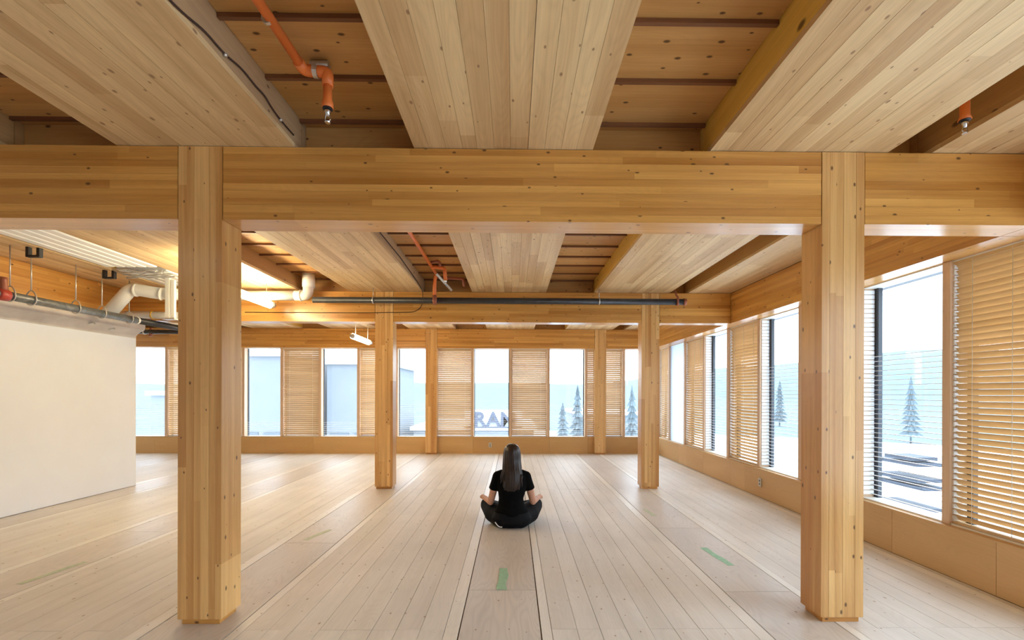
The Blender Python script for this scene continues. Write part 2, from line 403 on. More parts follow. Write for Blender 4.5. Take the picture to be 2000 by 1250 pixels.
# facade above the window heads
fa = box('wall_right_upper', (XB + .3, YR, WZ1), (XB + .5, WY + .4, ZR + .2), M['darkframe']); tag(fa, kind='structure')
fb = box('wall_far_upper', (XL, yb + CD + .01, WZ1), (XB + .3, WY + .25, ZR + .2), M['glulamX']); tag(fb, kind='structure')

# ------------------------------------------------------------------ windows and blinds
MY = [3.54 + .912 * k for k in range(-9, 8)] + [WY - .02]    # mullion centres, right side
MX = [-8.91] + [-.06 + .885 * k for k in range(-9, 5)]       # mullion centres, far side
win_no = [0]
def window(side, a, b, sill_slats, screen_top):
    win_no[0] += 1
    e = empty('window_%d' % win_no[0], ((WX if side == 'R' else (a + b) / 2), ((a + b) / 2 if side == 'R' else WY), WZ0), kind='structure')
    def bx(name, u0, u1, d0, d1, z0, z1, mat, par=e):
        if side == 'R': return box(name, (WX + d0, u0, z0), (WX + d1, u1, z1), mat, par)
        return box(name, (u0, WY + d0, z0), (u1, WY + d1, z1), mat, par)
    bx('pane', a + .02, b - .02, .135, .141, WZ0, WZ1, M['glass'])
    fw = .05
    if side == 'R':
        bx('frame', b - .085, b - .03, .115, .155, WZ0, WZ1, M['darkframe'])
        bx('frame', a + .028, a + .04, .115, .155, WZ0, WZ1, M['darkframe'])
    else:
        bx('frame', b - .05, b - .03, .115, .155, WZ0, WZ1, M['darkframe'])
        bx('frame', a + .03, a + .045, .115, .155, WZ0, WZ1, M['darkframe'])
    bx('sill_trim', a, b, -.01, .16, WZ0, WZ0 + .012, M['pvc'])
    bx('head_trim', a, b, -.005, .16, WZ1 - .01, WZ1, M['pvc'])
    if screen_top:
        bm = bmesh.new(); z = WZ0 + .045
        while z < screen_top:
            if side == 'R': bmbox(bm, (WX + .075, a + .04, z), (WX + .09, b - .04, z + .0045))
            else: bmbox(bm, (a + .04, WY + .075, z), (b - .04, WY + .09, z + .0045))
            z += .046
        s = finish('screen_slats', bm, M['slatwhite'], e); s['kind'] = 'stuff'
    if side == 'R':                                          # white slatted return at the far jamb
        bm = bmesh.new(); z = WZ0 + .04
        while z < WZ1 - .03:
            bmbox(bm, (WX + .004, b - .045, z), (WX + .108, b - .030, z + .036)); z += .0455
        s = finish('jamb_slats', bm, M['slatwhite'], e); s['kind'] = 'stuff'
    return e
def mullion(side, u, par_kind='trim'):
    if side == 'R': o = box('trim_%d' % (int(u * 10) + 100), (WX - .02, u - .033, WZ0), (WX + .16, u + .033, WZ1), M['mullion'], None, .003)
    else: o = box('trim_%d' % (int(u * 10) + 300), (u - .03, WY - .02, WZ0), (u + .03, WY + .16, WZ1), M['mullion'], None, .003)
    o['kind'] = 'structure'
def blind(side, a, b, label, single, tilt=60, pitch=.0462, mat=None, group='slatted window blinds'):
    mat = mat or M['slatY' if side == 'R' else 'slatX']
    c = (a + b) / 2; org = (WX + .03, c, WZ1) if side == 'R' else (c, WY + .03, WZ1)
    e = empty('window_blind', org, label, 'blind', group)
    L = b - a - .07; wd = .05
    bm = bmesh.new()
    if side == 'R': bmbox(bm, (WX + .005, a + .035, WZ1 - .035), (WX + .055, b - .035, WZ1 - .002))
    else: bmbox(bm, (a + .035, WY + .005, WZ1 - .035), (b - .035, WY + .055, WZ1 - .002))
    finish('headrail', bm, mat, e)
    tl = radians(tilt)
    rot = Matrix.Rotation(tl, 3, 'Y') if side == 'R' else Matrix.Rotation(-tl, 3, 'X')
    rot = Matrix.Rotation(tl, 3, 'Y') if side == 'R' else Matrix.Rotation(-tl, 3, 'X')
    n = int((WZ1 - .055 - WZ0 - .03) / pitch) + 1
    me = None; bm = bmesh.new(); tones = []
    for i in range(n):
        z = WZ1 - .055 - i * pitch
        if single:
            if me is None:
                b2 = bmesh.new()
                if side == 'R': bmbox(b2, (-wd / 2, -L / 2, -.0015), (wd / 2, L / 2, .0015), rot)
                else: bmbox(b2, (-L / 2, -wd / 2, -.0015), (L / 2, wd / 2, .0015), rot)
                me = bpy.data.meshes.new('slat'); b2.to_mesh(me); b2.free(); me.materials.append(mat)
            link('slat', me, None, e, (org[0], org[1], z))
        else:
            if side == 'R': bmbox(bm, (org[0] - wd / 2, c - L / 2, z - .0015), (org[0] + wd / 2, c + L / 2, z + .0015), rot)
            else: bmbox(bm, (c - L / 2, org[1] - wd / 2, z - .0015), (c + L / 2, org[1] + wd / 2, z + .0015), rot)
    if not single:
        s = finish('slats', bm, mat, e); s['kind'] = 'stuff'
    else: bm.free()
    bm = bmesh.new()
    if side == 'R': bmbox(bm, (org[0] - .022, a + .035, WZ0 + .015), (org[0] + .022, b - .035, WZ0 + .03))
    else: bmbox(bm, (a + .035, org[1] - .022, WZ0 + .015), (b - .035, org[1] + .022, WZ0 + .03))
    finish('bottom_rail', bm, mat, e)
    for t in (.2, .5, .8) if side == 'R' else (.2, .8):
        u = a + (b - a) * t
        if side == 'R': tube('ladder_cord', [(org[0] - .026, u, WZ0 + .02), (org[0] - .026, u, WZ1 - .02)], .002, M['pvc'], e, 5)
        else: tube('ladder_cord', [(u, org[1] - .026, WZ0 + .02), (u, org[1] - .026, WZ1 - .02)], .002, M['pvc'], e, 5)
for u in MY: mullion('R', u)
for u in MX: mullion('F', u)
rl = {8: 'closest wooden slat blind, beside the foreground right column',
      10: 'wooden blind hidden behind the foreground right column',
      12: 'wooden slat blind between two side windows, just left of the foreground right column',
      14: 'pinkish slat blind beside the white roller shade on the side windows',
      16: 'narrow shaded wooden blind in the far corner of the side windows'}
for i in range(len(MY) - 1):
    a, b = MY[i], MY[i + 1]
    if i in rl: blind('R', a, b, rl[i], i in (8, 12), tilt=56 if i == 8 else 52)
    elif i == 15:
        o = box('roller_shade', (WX + .02, a + .035, WZ0 + .014), (WX + .026, b - .035, WZ1 - .012), M['shade'])
        tag(o, 'plain white roller shade pulled down over a side window', 'shade')
    window('R', a, b, 1, 1.78 if i in (9, 11, 13) else None)
fl = {1: 'far wooden blind beside the end of the white wall', 2: 'far wooden blind hidden behind the foreground left column',
      4: 'far wooden blind between two windows, right of the foreground left column',
      6: 'far wooden blind beside the middle left column under the small lamp',
      8: 'wide far wooden blind just right of the farthest left column',
      10: 'far wooden blind directly behind the seated woman', 12: 'far wooden blind behind the farthest right column'}
for i in range(len(MX) - 1 + 1):
    a = MX[i]; b = MX[i + 1] if i + 1 < len(MX) else XW + .03
    if b - a < .2: continue
    if i in fl: blind('F', a, b, fl[i], False, tilt=56)
    window('F', a, b, 1, (1.15 if i in (0, 9, 11, 7) else .75) if i not in fl else None)
mullion('F', XW + .05)

# outlets on the low walls
for p, q, lb in (((-.53, WFY - .008, .201), 'F', 'small white power outlet on the far low wall behind the woman'), ((XW - .008, 6.13, .204), 'R', 'small power outlet with two sockets on the side low wall')):
    e = empty('power_outlet', p, lb, 'outlet')
    bm = bmesh.new()
    s = (.035, .008, .055) if q == 'F' else (.008, .035, .055)
    bmbox(bm, [p[i] - s[i] for i in range(3)], [p[i] + s[i] for i in range(3)]); bmesh.ops.bevel(bm, geom=bm.edges[:], offset=.003, segments=2, affect='EDGES'); finish('cover_plate', bm, M['outlet'], e)
    for dz in (-.022, .022):
        bm = bmesh.new(); s2 = (.014, .010, .013) if q == 'F' else (.010, .014, .013)
        bmbox(bm, [p[i] - s2[i] + (dz if i == 2 else 0) for i in range(3)], [p[i] + s2[i] + (dz if i == 2 else 0) for i in range(3)]); finish('socket', bm, M['greypipe'], e)

# ------------------------------------------------------------------ white partition at the left
XP = -5.68; YE = 6.91; ZP = 2.235
wp = empty('wall_partition', (XP, 5, 0), kind='structure')
box('board', (XP - .12, YR + .2, .006), (XP, YE, ZP), M['white_wall'], wp)
box('corner_bead', (XP - .12, YE, .0), (XP + .001, YE + .006, ZP), M['pvc'], wp)
# bulkhead with a concave lower face
bm = bmesh.new(); prof = [(XP + .001, ZP - .02)] + [(XP + .002 + .13 * (t / 6) ** 2.2, ZP - .02 + .12 * (t / 6)) for t in range(1, 7)] + [(XP + .145, 2.425), (XP - .12, 2.425), (XP - .12, ZP - .02)]
ra = [bm.verts.new((x, YR + .2, z)) for x, z in prof]; rb = [bm.verts.new((x, YE, z)) for x, z in prof]
for k in range(len(prof)): bm.faces.new((ra[k], ra[(k + 1) % len(prof)], rb[(k + 1) % len(prof)], rb[k]))
bm.faces.new(ra); bm.faces.new(rb[::-1]); finish('bulkhead', bm, M['plaster'], wp)
bm = bmesh.new()
for y, z in ((6.05, 2.30), (6.35, 2.27)):
    sweep(bm, [(XP + .10, y, z), (XP + .17, y, z + .012)], .016, 8)
finish('hooks', bm, M['steel'], wp)['kind'] = 'stuff'

# ------------------------------------------------------------------ sprinkler lines (orange) in the ceiling recess
def sprinkler_head(p, par):
    x, y, z = p
    tube('sprinkler_head', [(x, y, z), (x, y, z - .012), (x, y, z - .022), (x, y, z - .034)], [.016, .017, .012, .008], M['chrome'], par)
    bm = bmesh.new()
    sweep(bm, [(x - .010, y, z - .03), (x - .014, y, z - .05), (x, y, z - .066)], .003, 6); sweep(bm, [(x + .010, y, z - .03), (x + .014, y, z - .05), (x, y, z - .066)], .003, 6)
    sweep(bm, [(x, y, z - .064), (x, y, z - .068)], [.015, .013], 10); finish('deflector', bm, M['chrome'], par)
e = empty('sprinkler_pipe', (-1.09, 2, 3.03), 'orange sprinkler pipe in the nearer ceiling recess with a drop and nozzle', 'pipe')
tube('pipe', bend([(-1.09, -1.0, 3.03), (-1.06, 2.30, 3.03)], .04), .0225, M['orange'], e)
tube('elbow', bend([(-1.062, 2.25, 3.03), (-1.06, 2.31, 3.03), (-.943, 2.318, 3.026), (-.943, 2.315, 2.955)], .022), .0275, M['orange'], e)
tube('drop', [(-.943, 2.315, 2.97), (-.943, 2.315, 2.885), (-.943, 2.315, 2.868), (-.943, 2.315, 2.845), (-.943, 2.315, 2.84)], [.021, .0225, .028, .028, .022], M['orange'], e)
tube('collar', [(-.943, 2.315, 2.842), (-.943, 2.315, 2.836)], .025, M['black'], e)
sprinkler_head((-.943, 2.315, 2.836), e)
bm = bmesh.new(); sweep(bm, [(-1.012, 2.31, 3.026), (-.99, 2.311, 3.025)], .032, 14); finish('hanger_clamp', bm, M['steel'], e)
bm = bmesh.new(); sweep(bm, [(-1.035, 2.335, 3.074), (-.945, 2.335, 3.074)], .022, 12); finish('mounting_plate', bm, M['steel'], e)
bm = bmesh.new(); sweep(bm, [(-1.073, 1.985, 3.03), (-1.072, 2.0, 3.03)], .026, 12); finish('pipe_clip', bm, M['steel'], e)
# branch in the farther bay
e = empty('sprinkler_pipe', (-1.06, 5, 3.03), 'thin orange sprinkler pipe in the middle ceiling recess rising from the black main', 'pipe')
tube('pipe', [(-1.06, Y1 + .25, 3.045), (-1.06, 6.25, 3.04)], .021, M['orange'], e)
tube('rod', [(-1.06, 6.2, 3.04), (-.90, 6.62, 2.90)], .018, M['pvc'], e)
tube('riser', bend([(-1.10, 6.37, 2.72), (-1.10, 6.37, 2.98), (-1.06, 6.25, 3.035)], .05), .026, M['orange'], e)
tube('branch', bend([(-1.06, 5.9, 3.04), (-.90, 5.95, 3.035), (-.885, 5.95, 2.88)], .03), .024, M['orange'], e)
tube('branch', bend([(-1.08, 6.36, 3.02), (-.70, 6.37, 3.0), (-.69, 6.37, 2.90)], .03), .02, M['copper'], e)
tube('branch', bend([(-1.06, 5.75, 3.05), (-.93, 5.72, 3.06), (-.92, 5.72, 3.0)], .03), .018, M['copper'], e)
sprinkler_head((-.885, 5.95, 2.88), e)
tube('coupling', [(-1.10, 6.37, 2.64), (-1.10, 6.37, 2.70), (-1.10, 6.37, 2.77)], [.026, .032, .032], M['copper'], e)
# single head near the window side
e = empty('sprinkler_drop', (2.43, 2.44, 3.0), 'short orange sprinkler drop in the narrow recess near the window side', 'pipe')
tube('drop', [(2.43, 2.42, 3.09), (2.43, 2.42, 2.905), (2.43, 2.42, 2.88)], [.022, .022, .03], M['orange'], e)
tube('collar', [(2.43, 2.42, 2.882), (2.43, 2.42, 2.874)], .026, M['black'], e)
sprinkler_head((2.43, 2.42, 2.874), e)

# ------------------------------------------------------------------ black main across the middle beam
e = empty('main_pipe', (-.4, 6.45, 2.71), 'long black pipe running across in front of the middle beam', 'pipe')
tube('pipe', [(-2.825, 6.45, 2.715), (2.44, 6.45, 2.712)], .044, M['blackpipe'], e, 16)
for x in (-1.98, 1.22):
    tube('pipe_clamp', [(x - .008, 6.45, 2.713), (x + .008, 6.45, 2.713)], .049, M['steel'], e, 16)
    tube('hanger_rod', [(x, 6.45, 2.75), (x, 6.45, ZS)], .006, M['steel'], e, 6)
tube('end_cap', [(2.42, 6.45, 2.712), (2.46, 6.45, 2.712)], .05, M['copper'], e, 16)
tube('end_hook', bend([(2.30, 6.43, 2.87), (2.31, 6.42, 2.80), (2.33, 6.40, 2.77), (2.33, 6.395, 2.66)], .02), .014, M['copper'], e, 8)
tube('end_ring', [(2.318, 6.45, 2.712), (2.342, 6.45, 2.712)], .053, M['copper'], e, 16)

# ------------------------------------------------------------------ dark wires
e = empty('cable', (-1.31, 2.2, 2.95), 'dark wavy cable clipped along the edge of the near ceiling panel', 'cable')
pts = [(-1.318, 1.2, 2.93), (-1.318, 1.6, 2.90), (-1.318, 1.80, 2.905), (-1.318, 1.958, 2.943), (-1.318, 2.093, 2.943), (-1.318, 2.22, 2.972), (-1.318, 2.344, 2.966), (-1.318, 2.42, 2.975), (-1.318, 2.492, 2.952), (-1.318, 2.585, 2.943), (-1.318, 2.74, 2.945)]
tube('wire', bend(pts, .05, 4), .0045, M['wire'], e, 6)
for y, z in ((2.093, 2.943), (2.585, 2.943)): tube('clip', [(-1.326, y, z), (-1.310, y, z)], .009, M['steel'], e, 8)
e = empty('cable', (-1.31, 5, 2.95), 'dark cable along the middle ceiling panel edge, looping down onto the middle beam', 'cable')
tube('wire', bend([(-1.318, 3.0, 2.99), (-1.318, 5.3, 2.985), (-1.318, 6.3, 2.93), (-1.318, 6.62, 2.885), (-1.32, 6.655, 2.80), (-1.335, 6.658, 2.66), (-1.45, 6.658, 2.585), (-2.2, 6.658, 2.572), (-3.9, 6.658, 2.572)], .12, 6), .005, M['wire'], e, 6)

# ------------------------------------------------------------------ left services
e = empty('hanging_pipe', (-5.1, 5.5, 2.375), 'thick grey-black pipe hanging along the top of the white wall', 'pipe')
tube('pipe', [(-5.1, 3.6, 2.372), (-5.1, 5.0, 2.377), (-5.1, 6.2, 2.378)], .045, M['greypipe'], e, 16)
tube('pipe_end', bend([(-5.1, 6.2, 2.378), (-5.1, 7.0, 2.385), (-4.6, 7.45, 2.39)], .1), .044, M['blackpipe'], e, 16)
tube('white_ring', [(-5.1, 6.21, 2.378), (-5.1, 6.235, 2.378)], .049, M['pvc'], e, 16)
tube('red_coupling', [(-5.1, 4.55, 2.373), (-5.1, 4.56, 2.373), (-5.1, 4.64, 2.374), (-5.1, 4.65, 2.374)], [.05, .06, .06, .05], M['red'], e, 16)
tube('riser', [(-5.1, 4.61, 2.41), (-5.1, 4.61, 2.45), (-5.1, 4.61, 2.52), (-5.1, 4.61, 2.55)], [.04, .034, .03, .033], M['copper'], e, 12)
for y in (4.67, 4.873, 5.363, 5.70, 6.10):
    rod = tube('hanger_rod', [(-5.1, y, 2.47), (-5.1, y, ZS)], .006, M['steel'], e, 6)
    bm = bmesh.new(); sweep(bm, [(-5.1 + .056 * cos(t), y, 2.375 + (.056 if sin(t) < 0 else .1) * sin(t)) for t in [2 * pi * k / 16 for k in range(17)]], .0065, 6, cap=False); finish('hanger_ring', bm, M['steel'], e, True)
for y, dx in ((4.873, .18), (4.873, -.16)):
    pass
e = empty('vent_pipe', (-4.9, 6, 2.6), 'white plastic pipe with bends above the white wall, running behind the foreground left column', 'pipe')
tube('pipe', bend([(-5.30, 6.0, 2.41), (-4.985, 5.99, 2.755), (-4.70, 6.05, 2.71), (-4.40, 6.4, 2.755), (-4.0, 6.5, 2.78)], .07), .078, M['pvc'], e, 20)
for q in ((-4.93, 5.985, 2.735, -4.905), (-4.64, 6.04, 2.699, -4.625), (-4.56, 6.09, 2.702, -4.545)):
    tube('joint_ring', [(q[0], q[1], q[2]), (q[3], q[1] + .004, q[2] - .002)], .083, M['pvc'], e, 20)
tube('pipe', [(-4.2, 6.48, 2.775), (-3.03, 6.5, 2.784)], .068, M['pvc'], e, 20)
tube('elbow', bend([(-3.1, 6.5, 2.784), (-2.925, 6.5, 2.784), (-2.91, 6.5, 2.93)], .12, 8), .071, M['pvc'], e, 20)
tube('sleeve', [(-2.91, 6.5, 2.91), (-2.91, 6.5, ZR)], .085, M['pvc'], e, 20)
for q in ((-3.03, 6.5, 2.784, -3.005, 2.784), (-2.91, 6.5, 2.895, -2.91, 2.91)):
    tube('joint_ring', [(q[0], q[1], q[2]), (q[3], q[1], q[4] + .001)], .079, M['pvc'], e, 20)
e = empty('drain_pipe', (-4.9, 6.45, 2.49), 'thinner white pipe with a yellow band just above the white wall end', 'pipe')
tube('pipe', [(-5.5, 6.45, 2.50), (-4.1, 6.45, 2.47)], .05, M['pvc'], e, 14)
tube('yellow_band', [(-5.07, 6.45, 2.491), (-5.055, 6.45, 2.49)], .054, M['yellow'], e, 14)
tube('coupling', [(-4.62, 6.45, 2.481), (-4.54, 6.45, 2.479)], .057, M['pvc'], e, 14)
e = empty('channel_bracket', (-4.44, 5.95, 2.38), 'pair of white steel channels hanging beside the foreground left column', 'bracket')
box('channel', (-4.50, 5.93, 2.36), (-4.45, 5.97, ZS), M['pvc'], e); box('channel', (-4.42, 5.93, 2.36), (-4.385, 5.97, ZS - .03), M['pvc'], e)
box('channel_base', (-4.52, 5.90, 2.345), (-4.36, 6.0, 2.362), M['steel'], e)
e = empty('black_pipe', (-5.6, 7.6, 2.407), 'short black pipe crossing beyond the white wall under the end beam', 'pipe')
tube('pipe', [(-6.9, 7.6, 2.407), (-4.75, 7.6, 2.407)], .036, M['blackpipe'], e, 14)
tube('pipe_clamp', [(-6.11, 7.6, 2.407), (-6.09, 7.6, 2.407)], .044, M['steel'], e, 14)
tube('sprig', [(-6.0, 7.6, 2.33), (-6.0, 7.6, 2.35), (-6.0, 7.6, 2.42), (-6.0, 7.6, 2.47)], [.024, .024, .014, .022], M['copper'], e, 10)
tube('hanger_rod', [(-6.10, 7.6, 2.44), (-6.10, 7.6, ZS)], .006, M['steel'], e, 6)
# ribbed white decks
def deck(y0, y1, x0, x1, z, label):
    e = empty('radiant_deck', ((x0 + x1) / 2, (y0 + y1) / 2, z), label, 'ceiling deck', 'white ribbed decks in the left recess')
    n = 5; wd = (x1 - x0) / n
    for i in range(n):
        b = box('rib', (x0 + i * wd + .009, y0, z), (x0 + (i + 1) * wd - .009, y1, z + .03), M['deck'], e, .008)
    box('tray', (x0, y0, z + .02), (x1, y1, z + .05), M['deck'], e)
deck(Y1 + .25, 5.45, -4.83, -4.215, 2.885, 'long white ribbed metal deck set into the ceiling recess above the hanging pipe')
deck(5.62, 6.45, -4.85, -4.24, 2.89, 'shorter white ribbed deck further back above the tangle of wires')
for y, s in ((4.73, 1), (5.60, .8)):
    e = empty('deck_bracket', (-4.93, y, 2.85), 'black U-shaped bracket under the ribbed deck, ' + ('closer one' if s == 1 else 'farther one'), 'bracket')
    box('arm', (-4.99, y - .02, 2.80), (-4.962, y + .02, 2.90), M['black'], e); box('arm', (-4.88, y - .02, 2.80), (-4.85, y + .02, 2.88), M['black'], e)
    box('bar', (-4.99, y - .02, 2.785), (-4.85, y + .02, 2.805), M['black'], e)
bm = bmesh.new(); r5 = random.Random(5)
for k in range(9):
    p = [Vector((-4.80 + .55 * t / 5 + r5.uniform(-.03, .03), 5.48 + k * .038 + r5.uniform(-.03, .03), 2.86 + r5.uniform(-.03, .02))) for t in range(6)]
    sweep(bm, bend(p, .05, 4), .007 if k % 2 else .011, 6)
wt = finish('wire_tangle', bm, M['steel'], None, True, org=Vector((-4.5, 5.6, 2.86))); tag(wt, 'tangle of thin silver flexible conduits at the end of the ribbed deck', 'cables', kind='stuff')

# ------------------------------------------------------------------ lit tubes
def lamp(x, y0, y1, z, label):
    e = empty('tube_lamp', (x, (y0 + y1) / 2, z), label, 'lamp')
    tube('tube', [(x, y0, z), (x - .03, y1, z)], .050, M['tube'], e, 14)
    for y in (y0, y1): tube('end_cap', [(x, y - .02, z), (x, y + .02, z)], .045, M['steel'], e, 12)
    for y in (y0 + .15, y1 - .15): tube('hanger_rod', [(x, y, z + .06), (x, y, ZS)], .004, M['steel'], e, 5)
lamp(-3.36, 4.88, 6.38, 2.630, 'larger lit tube lamp glowing beside the foreground left column')
lamp(-2.90, 8.25, 9.25, 2.43, 'smaller lit tube lamp beside the middle left column')
lamp(-7.5, 5.0, 6.2, 2.60, 'unseen extra tube lamp behind the white wall')  # unseen extra lamp lighting the left side from behind the partition

# ------------------------------------------------------------------ tape on the floor
def tape(x0, y0, x1, y1, wd, mt, label):
    a = Vector((x0, y0, .0004)); b = Vector((x1, y1, .0004)); t = (b - a).normalized(); s = Vector((-t.y, t.x, 0)) * wd / 2
    bm = bmesh.new(); n = 6; L_ = []; R_ = []
    for k in range(n + 1):
        c = a.lerp(b, k / n) + s * .12 * sin(k * 1.3 + x0)
        L_.append((c + s * (1 + .15 * sin(k * 2.1)), c - s * (1 + .15 * cos(k * 1.7))))
    for (p, q), (p2, q2) in zip(L_, L_[1:]):
        vs = [bm.verts.new(v) for v in (p, q, q2, p2)] ; bm.faces.new(vs)
    bmesh.ops.remove_doubles(bm, verts=bm.verts, dist=1e-5)
    r = bmesh.ops.extrude_face_region(bm, geom=bm.faces[:]); bmesh.ops.translate(bm, vec=(0, 0, .0008), verts=[v for v in r['geom'] if isinstance(v, bmesh.types.BMVert)])
    o = finish('tape_strip', bm, M[mt], None, org=a); tag(o, label, 'tape')
tape(-.078, 3.24, -.07, 3.64, .068, 'tape', 'green tape strip on the central plywood strip in front of the woman')
tape(1.735, 4.12, 1.785, 3.69, .06, 'tape', 'green tape strip on the plywood right of the centre, before the foreground right column')
tape(-3.60, 3.36, -3.53, 3.80, .05, 'tape_faint', 'faint worn green tape on the floor between white wall and foreground left column')
tape(-1.98, 4.35, -1.87, 4.68, .05, 'tape_faint', 'faint worn green tape right of the foreground left column')
tape(1.63, 5.2, 1.60, 5.5, .05, 'tape_faint', 'faint worn green tape before the middle right column')

# ------------------------------------------------------------------ outside
def terrain():
    bm = bmesh.new(); na = 96; rs_ = [0, 20, 60, 66, 120, 200, 260, 330, 420, 700]
    grid = []
    for r in rs_:
        row = []
        for k in range(na):
            t = 2 * pi * k / na
            rid = (.062 + .022 * sin(2 * t + .6) + .012 * sin(7 * t + 1) + .006 * sin(17 * t))
            rid *= (.55 + .45 * max(0, cos(t)))
            z = -3.5
            if r >= 66: z = -3.3
            if r > 200: z = -3.5 + (r * rid + 3.5) * min(1, (r - 200) / 220) 
            if r > 420: z = 400 * rid * .8
            row.append(bm.verts.new((r * cos(t), r * sin(t), z)))
        grid.append(row)
    for i, (a, b) in enumerate(zip(grid, grid[1:])):
        for k in range(na):
            vs = [a[k], b[k], b[(k + 1) % na], a[(k + 1) % na]]
            if i == 0: 
                if k: vs = [grid[0][0], b[k], b[(k + 1) % na]]
                else: vs = [grid[0][0], b[0], b[1]]
            try:
                f = bm.faces.new(vs); f.material_index = 0 if i < 2 else 1; f.smooth = True
            except ValueError: pass
    o = finish('ground', bm, mat_simple('snow', (.80, .83, .86), .8), None)
    hm = mat_simple('hazy_woods', (.095, .135, .152), .9, noise_amt=.12, nscale=.12)
    o.data.materials.append(hm); o['kind'] = 'structure'
terrain()
PALE = mat_simple('pale_facade', (.18, .195, .21), .8, noise_amt=.05, nscale=1)
PALE2 = mat_simple('white_roof', (.6, .63, .66), .8)
PALEW = mat_simple('pale_window', (.09, .115, .14), .3)
def building(x0, x1, y0, y1, z1, label, wins=()):
    e = empty('building', ((x0 + x1) / 2, (y0 + y1) / 2, -3.5), label, 'building')
    box('wall', (x0, y0, -3.5), (x1, y1, z1), PALE, e); box('roof', (x0 - .2, y0 - .2, z1), (x1 + .2, y1 + .2, z1 + .25), PALE2, e)
    for a, b, c, d in wins: box('window', (a, y0 - .06, c), (b, y0 + .1, d), PALEW, e)
building(-20.5, -16.4, 26, 34, 1.25, 'pale low building seen through the leftmost far window', ((-19.5, -18.6, -1.6, -.9), (-18.2, -17.3, -1.6, -.9)))
building(-15.2, -12.3, 25, 33, 3.4, 'tall pale building seen in the far window right of the foreground left column', ((-14.8, -13.9, -1.5, -.75), (-13.6, -12.7, -1.5, -.75)))
building(-11.0, -7.6, 27, 35, 3.1, 'pale block seen in the far window left of the middle left column', ((-10.8, -9.7, -1.7, -.95), (-9.4, -8.2, -1.7, -.95)))
building(-6.6, 1.4, 30.3, 40, -1.05, 'low white building carrying the roof sign', ())
building(5.0, 9.5, 34, 42, -.2, 'low pale building behind the farthest right column')
# roof sign letters
e = empty('roof_sign', (-1.2, 30, -1), 'white lettering standing on the roof outside, partly hidden by a mullion', 'sign')
SL = mat_simple('sign_letter_face', (.5, .5, .52), .6); SS = mat_simple('sign_letter_side', (.075, .085, .12), .6)
x = -2.62
for ch, wd in (('R', .72), ('A', .78), ('M', .9)):
    cu = bpy.data.curves.new('letter', 'FONT'); cu.body = ch; cu.size = 1.42; cu.extrude = .09; cu.offset = .02
    me_o = bpy.data.objects.new('tmp', cu); COL.objects.link(me_o)
    dg = bpy.context.evaluated_depsgraph_get(); me = bpy.data.meshes.new_from_object(me_o.evaluated_get(dg)); bpy.data.objects.remove(me_o)
    me.materials.clear(); me.materials.append(SS)
    o = link('letter', me, None, e, (x, 30.0, -.80)); o.rotation_euler = (radians(90), 0, 0)
    x += wd + .12
box('backboard', (-3.2, 30.12, -.84), (.6, 30.16, .32), PALE2, e); box('base_rail', (-3.2, 29.9, -.86), (.6, 30.1, -.81), SS, e)
# trees outside
TM = mat_simple('hazy_conifer', (.108, .142, .158), .9, noise_amt=.3, nscale=3)
def conifer(x, y, z0, hgt, r, label, cat='tree'):
    e = empty('conifer', (x, y, z0), label, cat, 'hazy trees outside')
    tube('trunk', [(x, y, z0), (x, y, z0 + hgt * .95)], [r * .09, .02], TM, e, 6)
    bm = bmesh.new(); rr = random.Random(int(x * 10)); n = 11
    for t in range(n):
        zc = z0 + hgt * (.12 + .86 * t / n); rad = r * (1 - t / n) ** .8 + .05
        top = bm.verts.new((x, y, zc + hgt * .13)); ring = []
        for k in range(18):
            a = 2 * pi * k / 18 + t; q = rad * (1 if k % 2 else .55) * rr.uniform(.75, 1.15)
            ring.append(bm.verts.new((x + q * cos(a), y + q * sin(a), zc - (0 if k % 2 else -.12 * rad))))
        for k in range(18): bm.faces.new((top, ring[k], ring[(k + 1) % 18]))
    finish('crown', bm, TM, e)
conifer(40, 45.2, -3.5, 6.6, .95, 'bluish conifer seen through the closest side window')
conifer(42, 42.4, -3.5, 4.6, .7, 'short conifer near the right edge of the closest side window')
conifer(39, 66, -3.5, 6.8, 1.1, 'bluish conifer seen through the side window left of the foreground right column')
conifer(3.4, 31, -3.5, 4.2, .8, 'shorter pale tree outside the far window right of the woman')
conifer(4.7, 33, -3.5, 5.4, .8, 'taller pale tree outside the far window right of the woman')
conifer(8.4, 32, -3.5, 5.4, .75, 'pale tree outside the narrow far window near the corner')
# snowy roof with dark units below the side window
e = empty('roof_unit', (9.4, 10.3, -1), 'dark slatted rooftop unit seen low through the closest side window', 'roof unit')
DU = mat_simple('dark_unit', (.035, .045, .065), .7)
for i, (ya, yb_, z) in enumerate(((10.15, 10.9, -.02), (10.05, 11.2, -.14), (10.05, 11.2, -.50), (9.95, 11.2, -.66), (10.0, 11.2, -1.15), (10.1, 11.2, -1.30))):
    box('louvre', (9.0 + .02 * i, ya, z - .08), (9.6, yb_, z), DU, e)
box('base', (9.25, 9.6, -3.5), (9.9, 11.4, -1.4), PALE2, e)

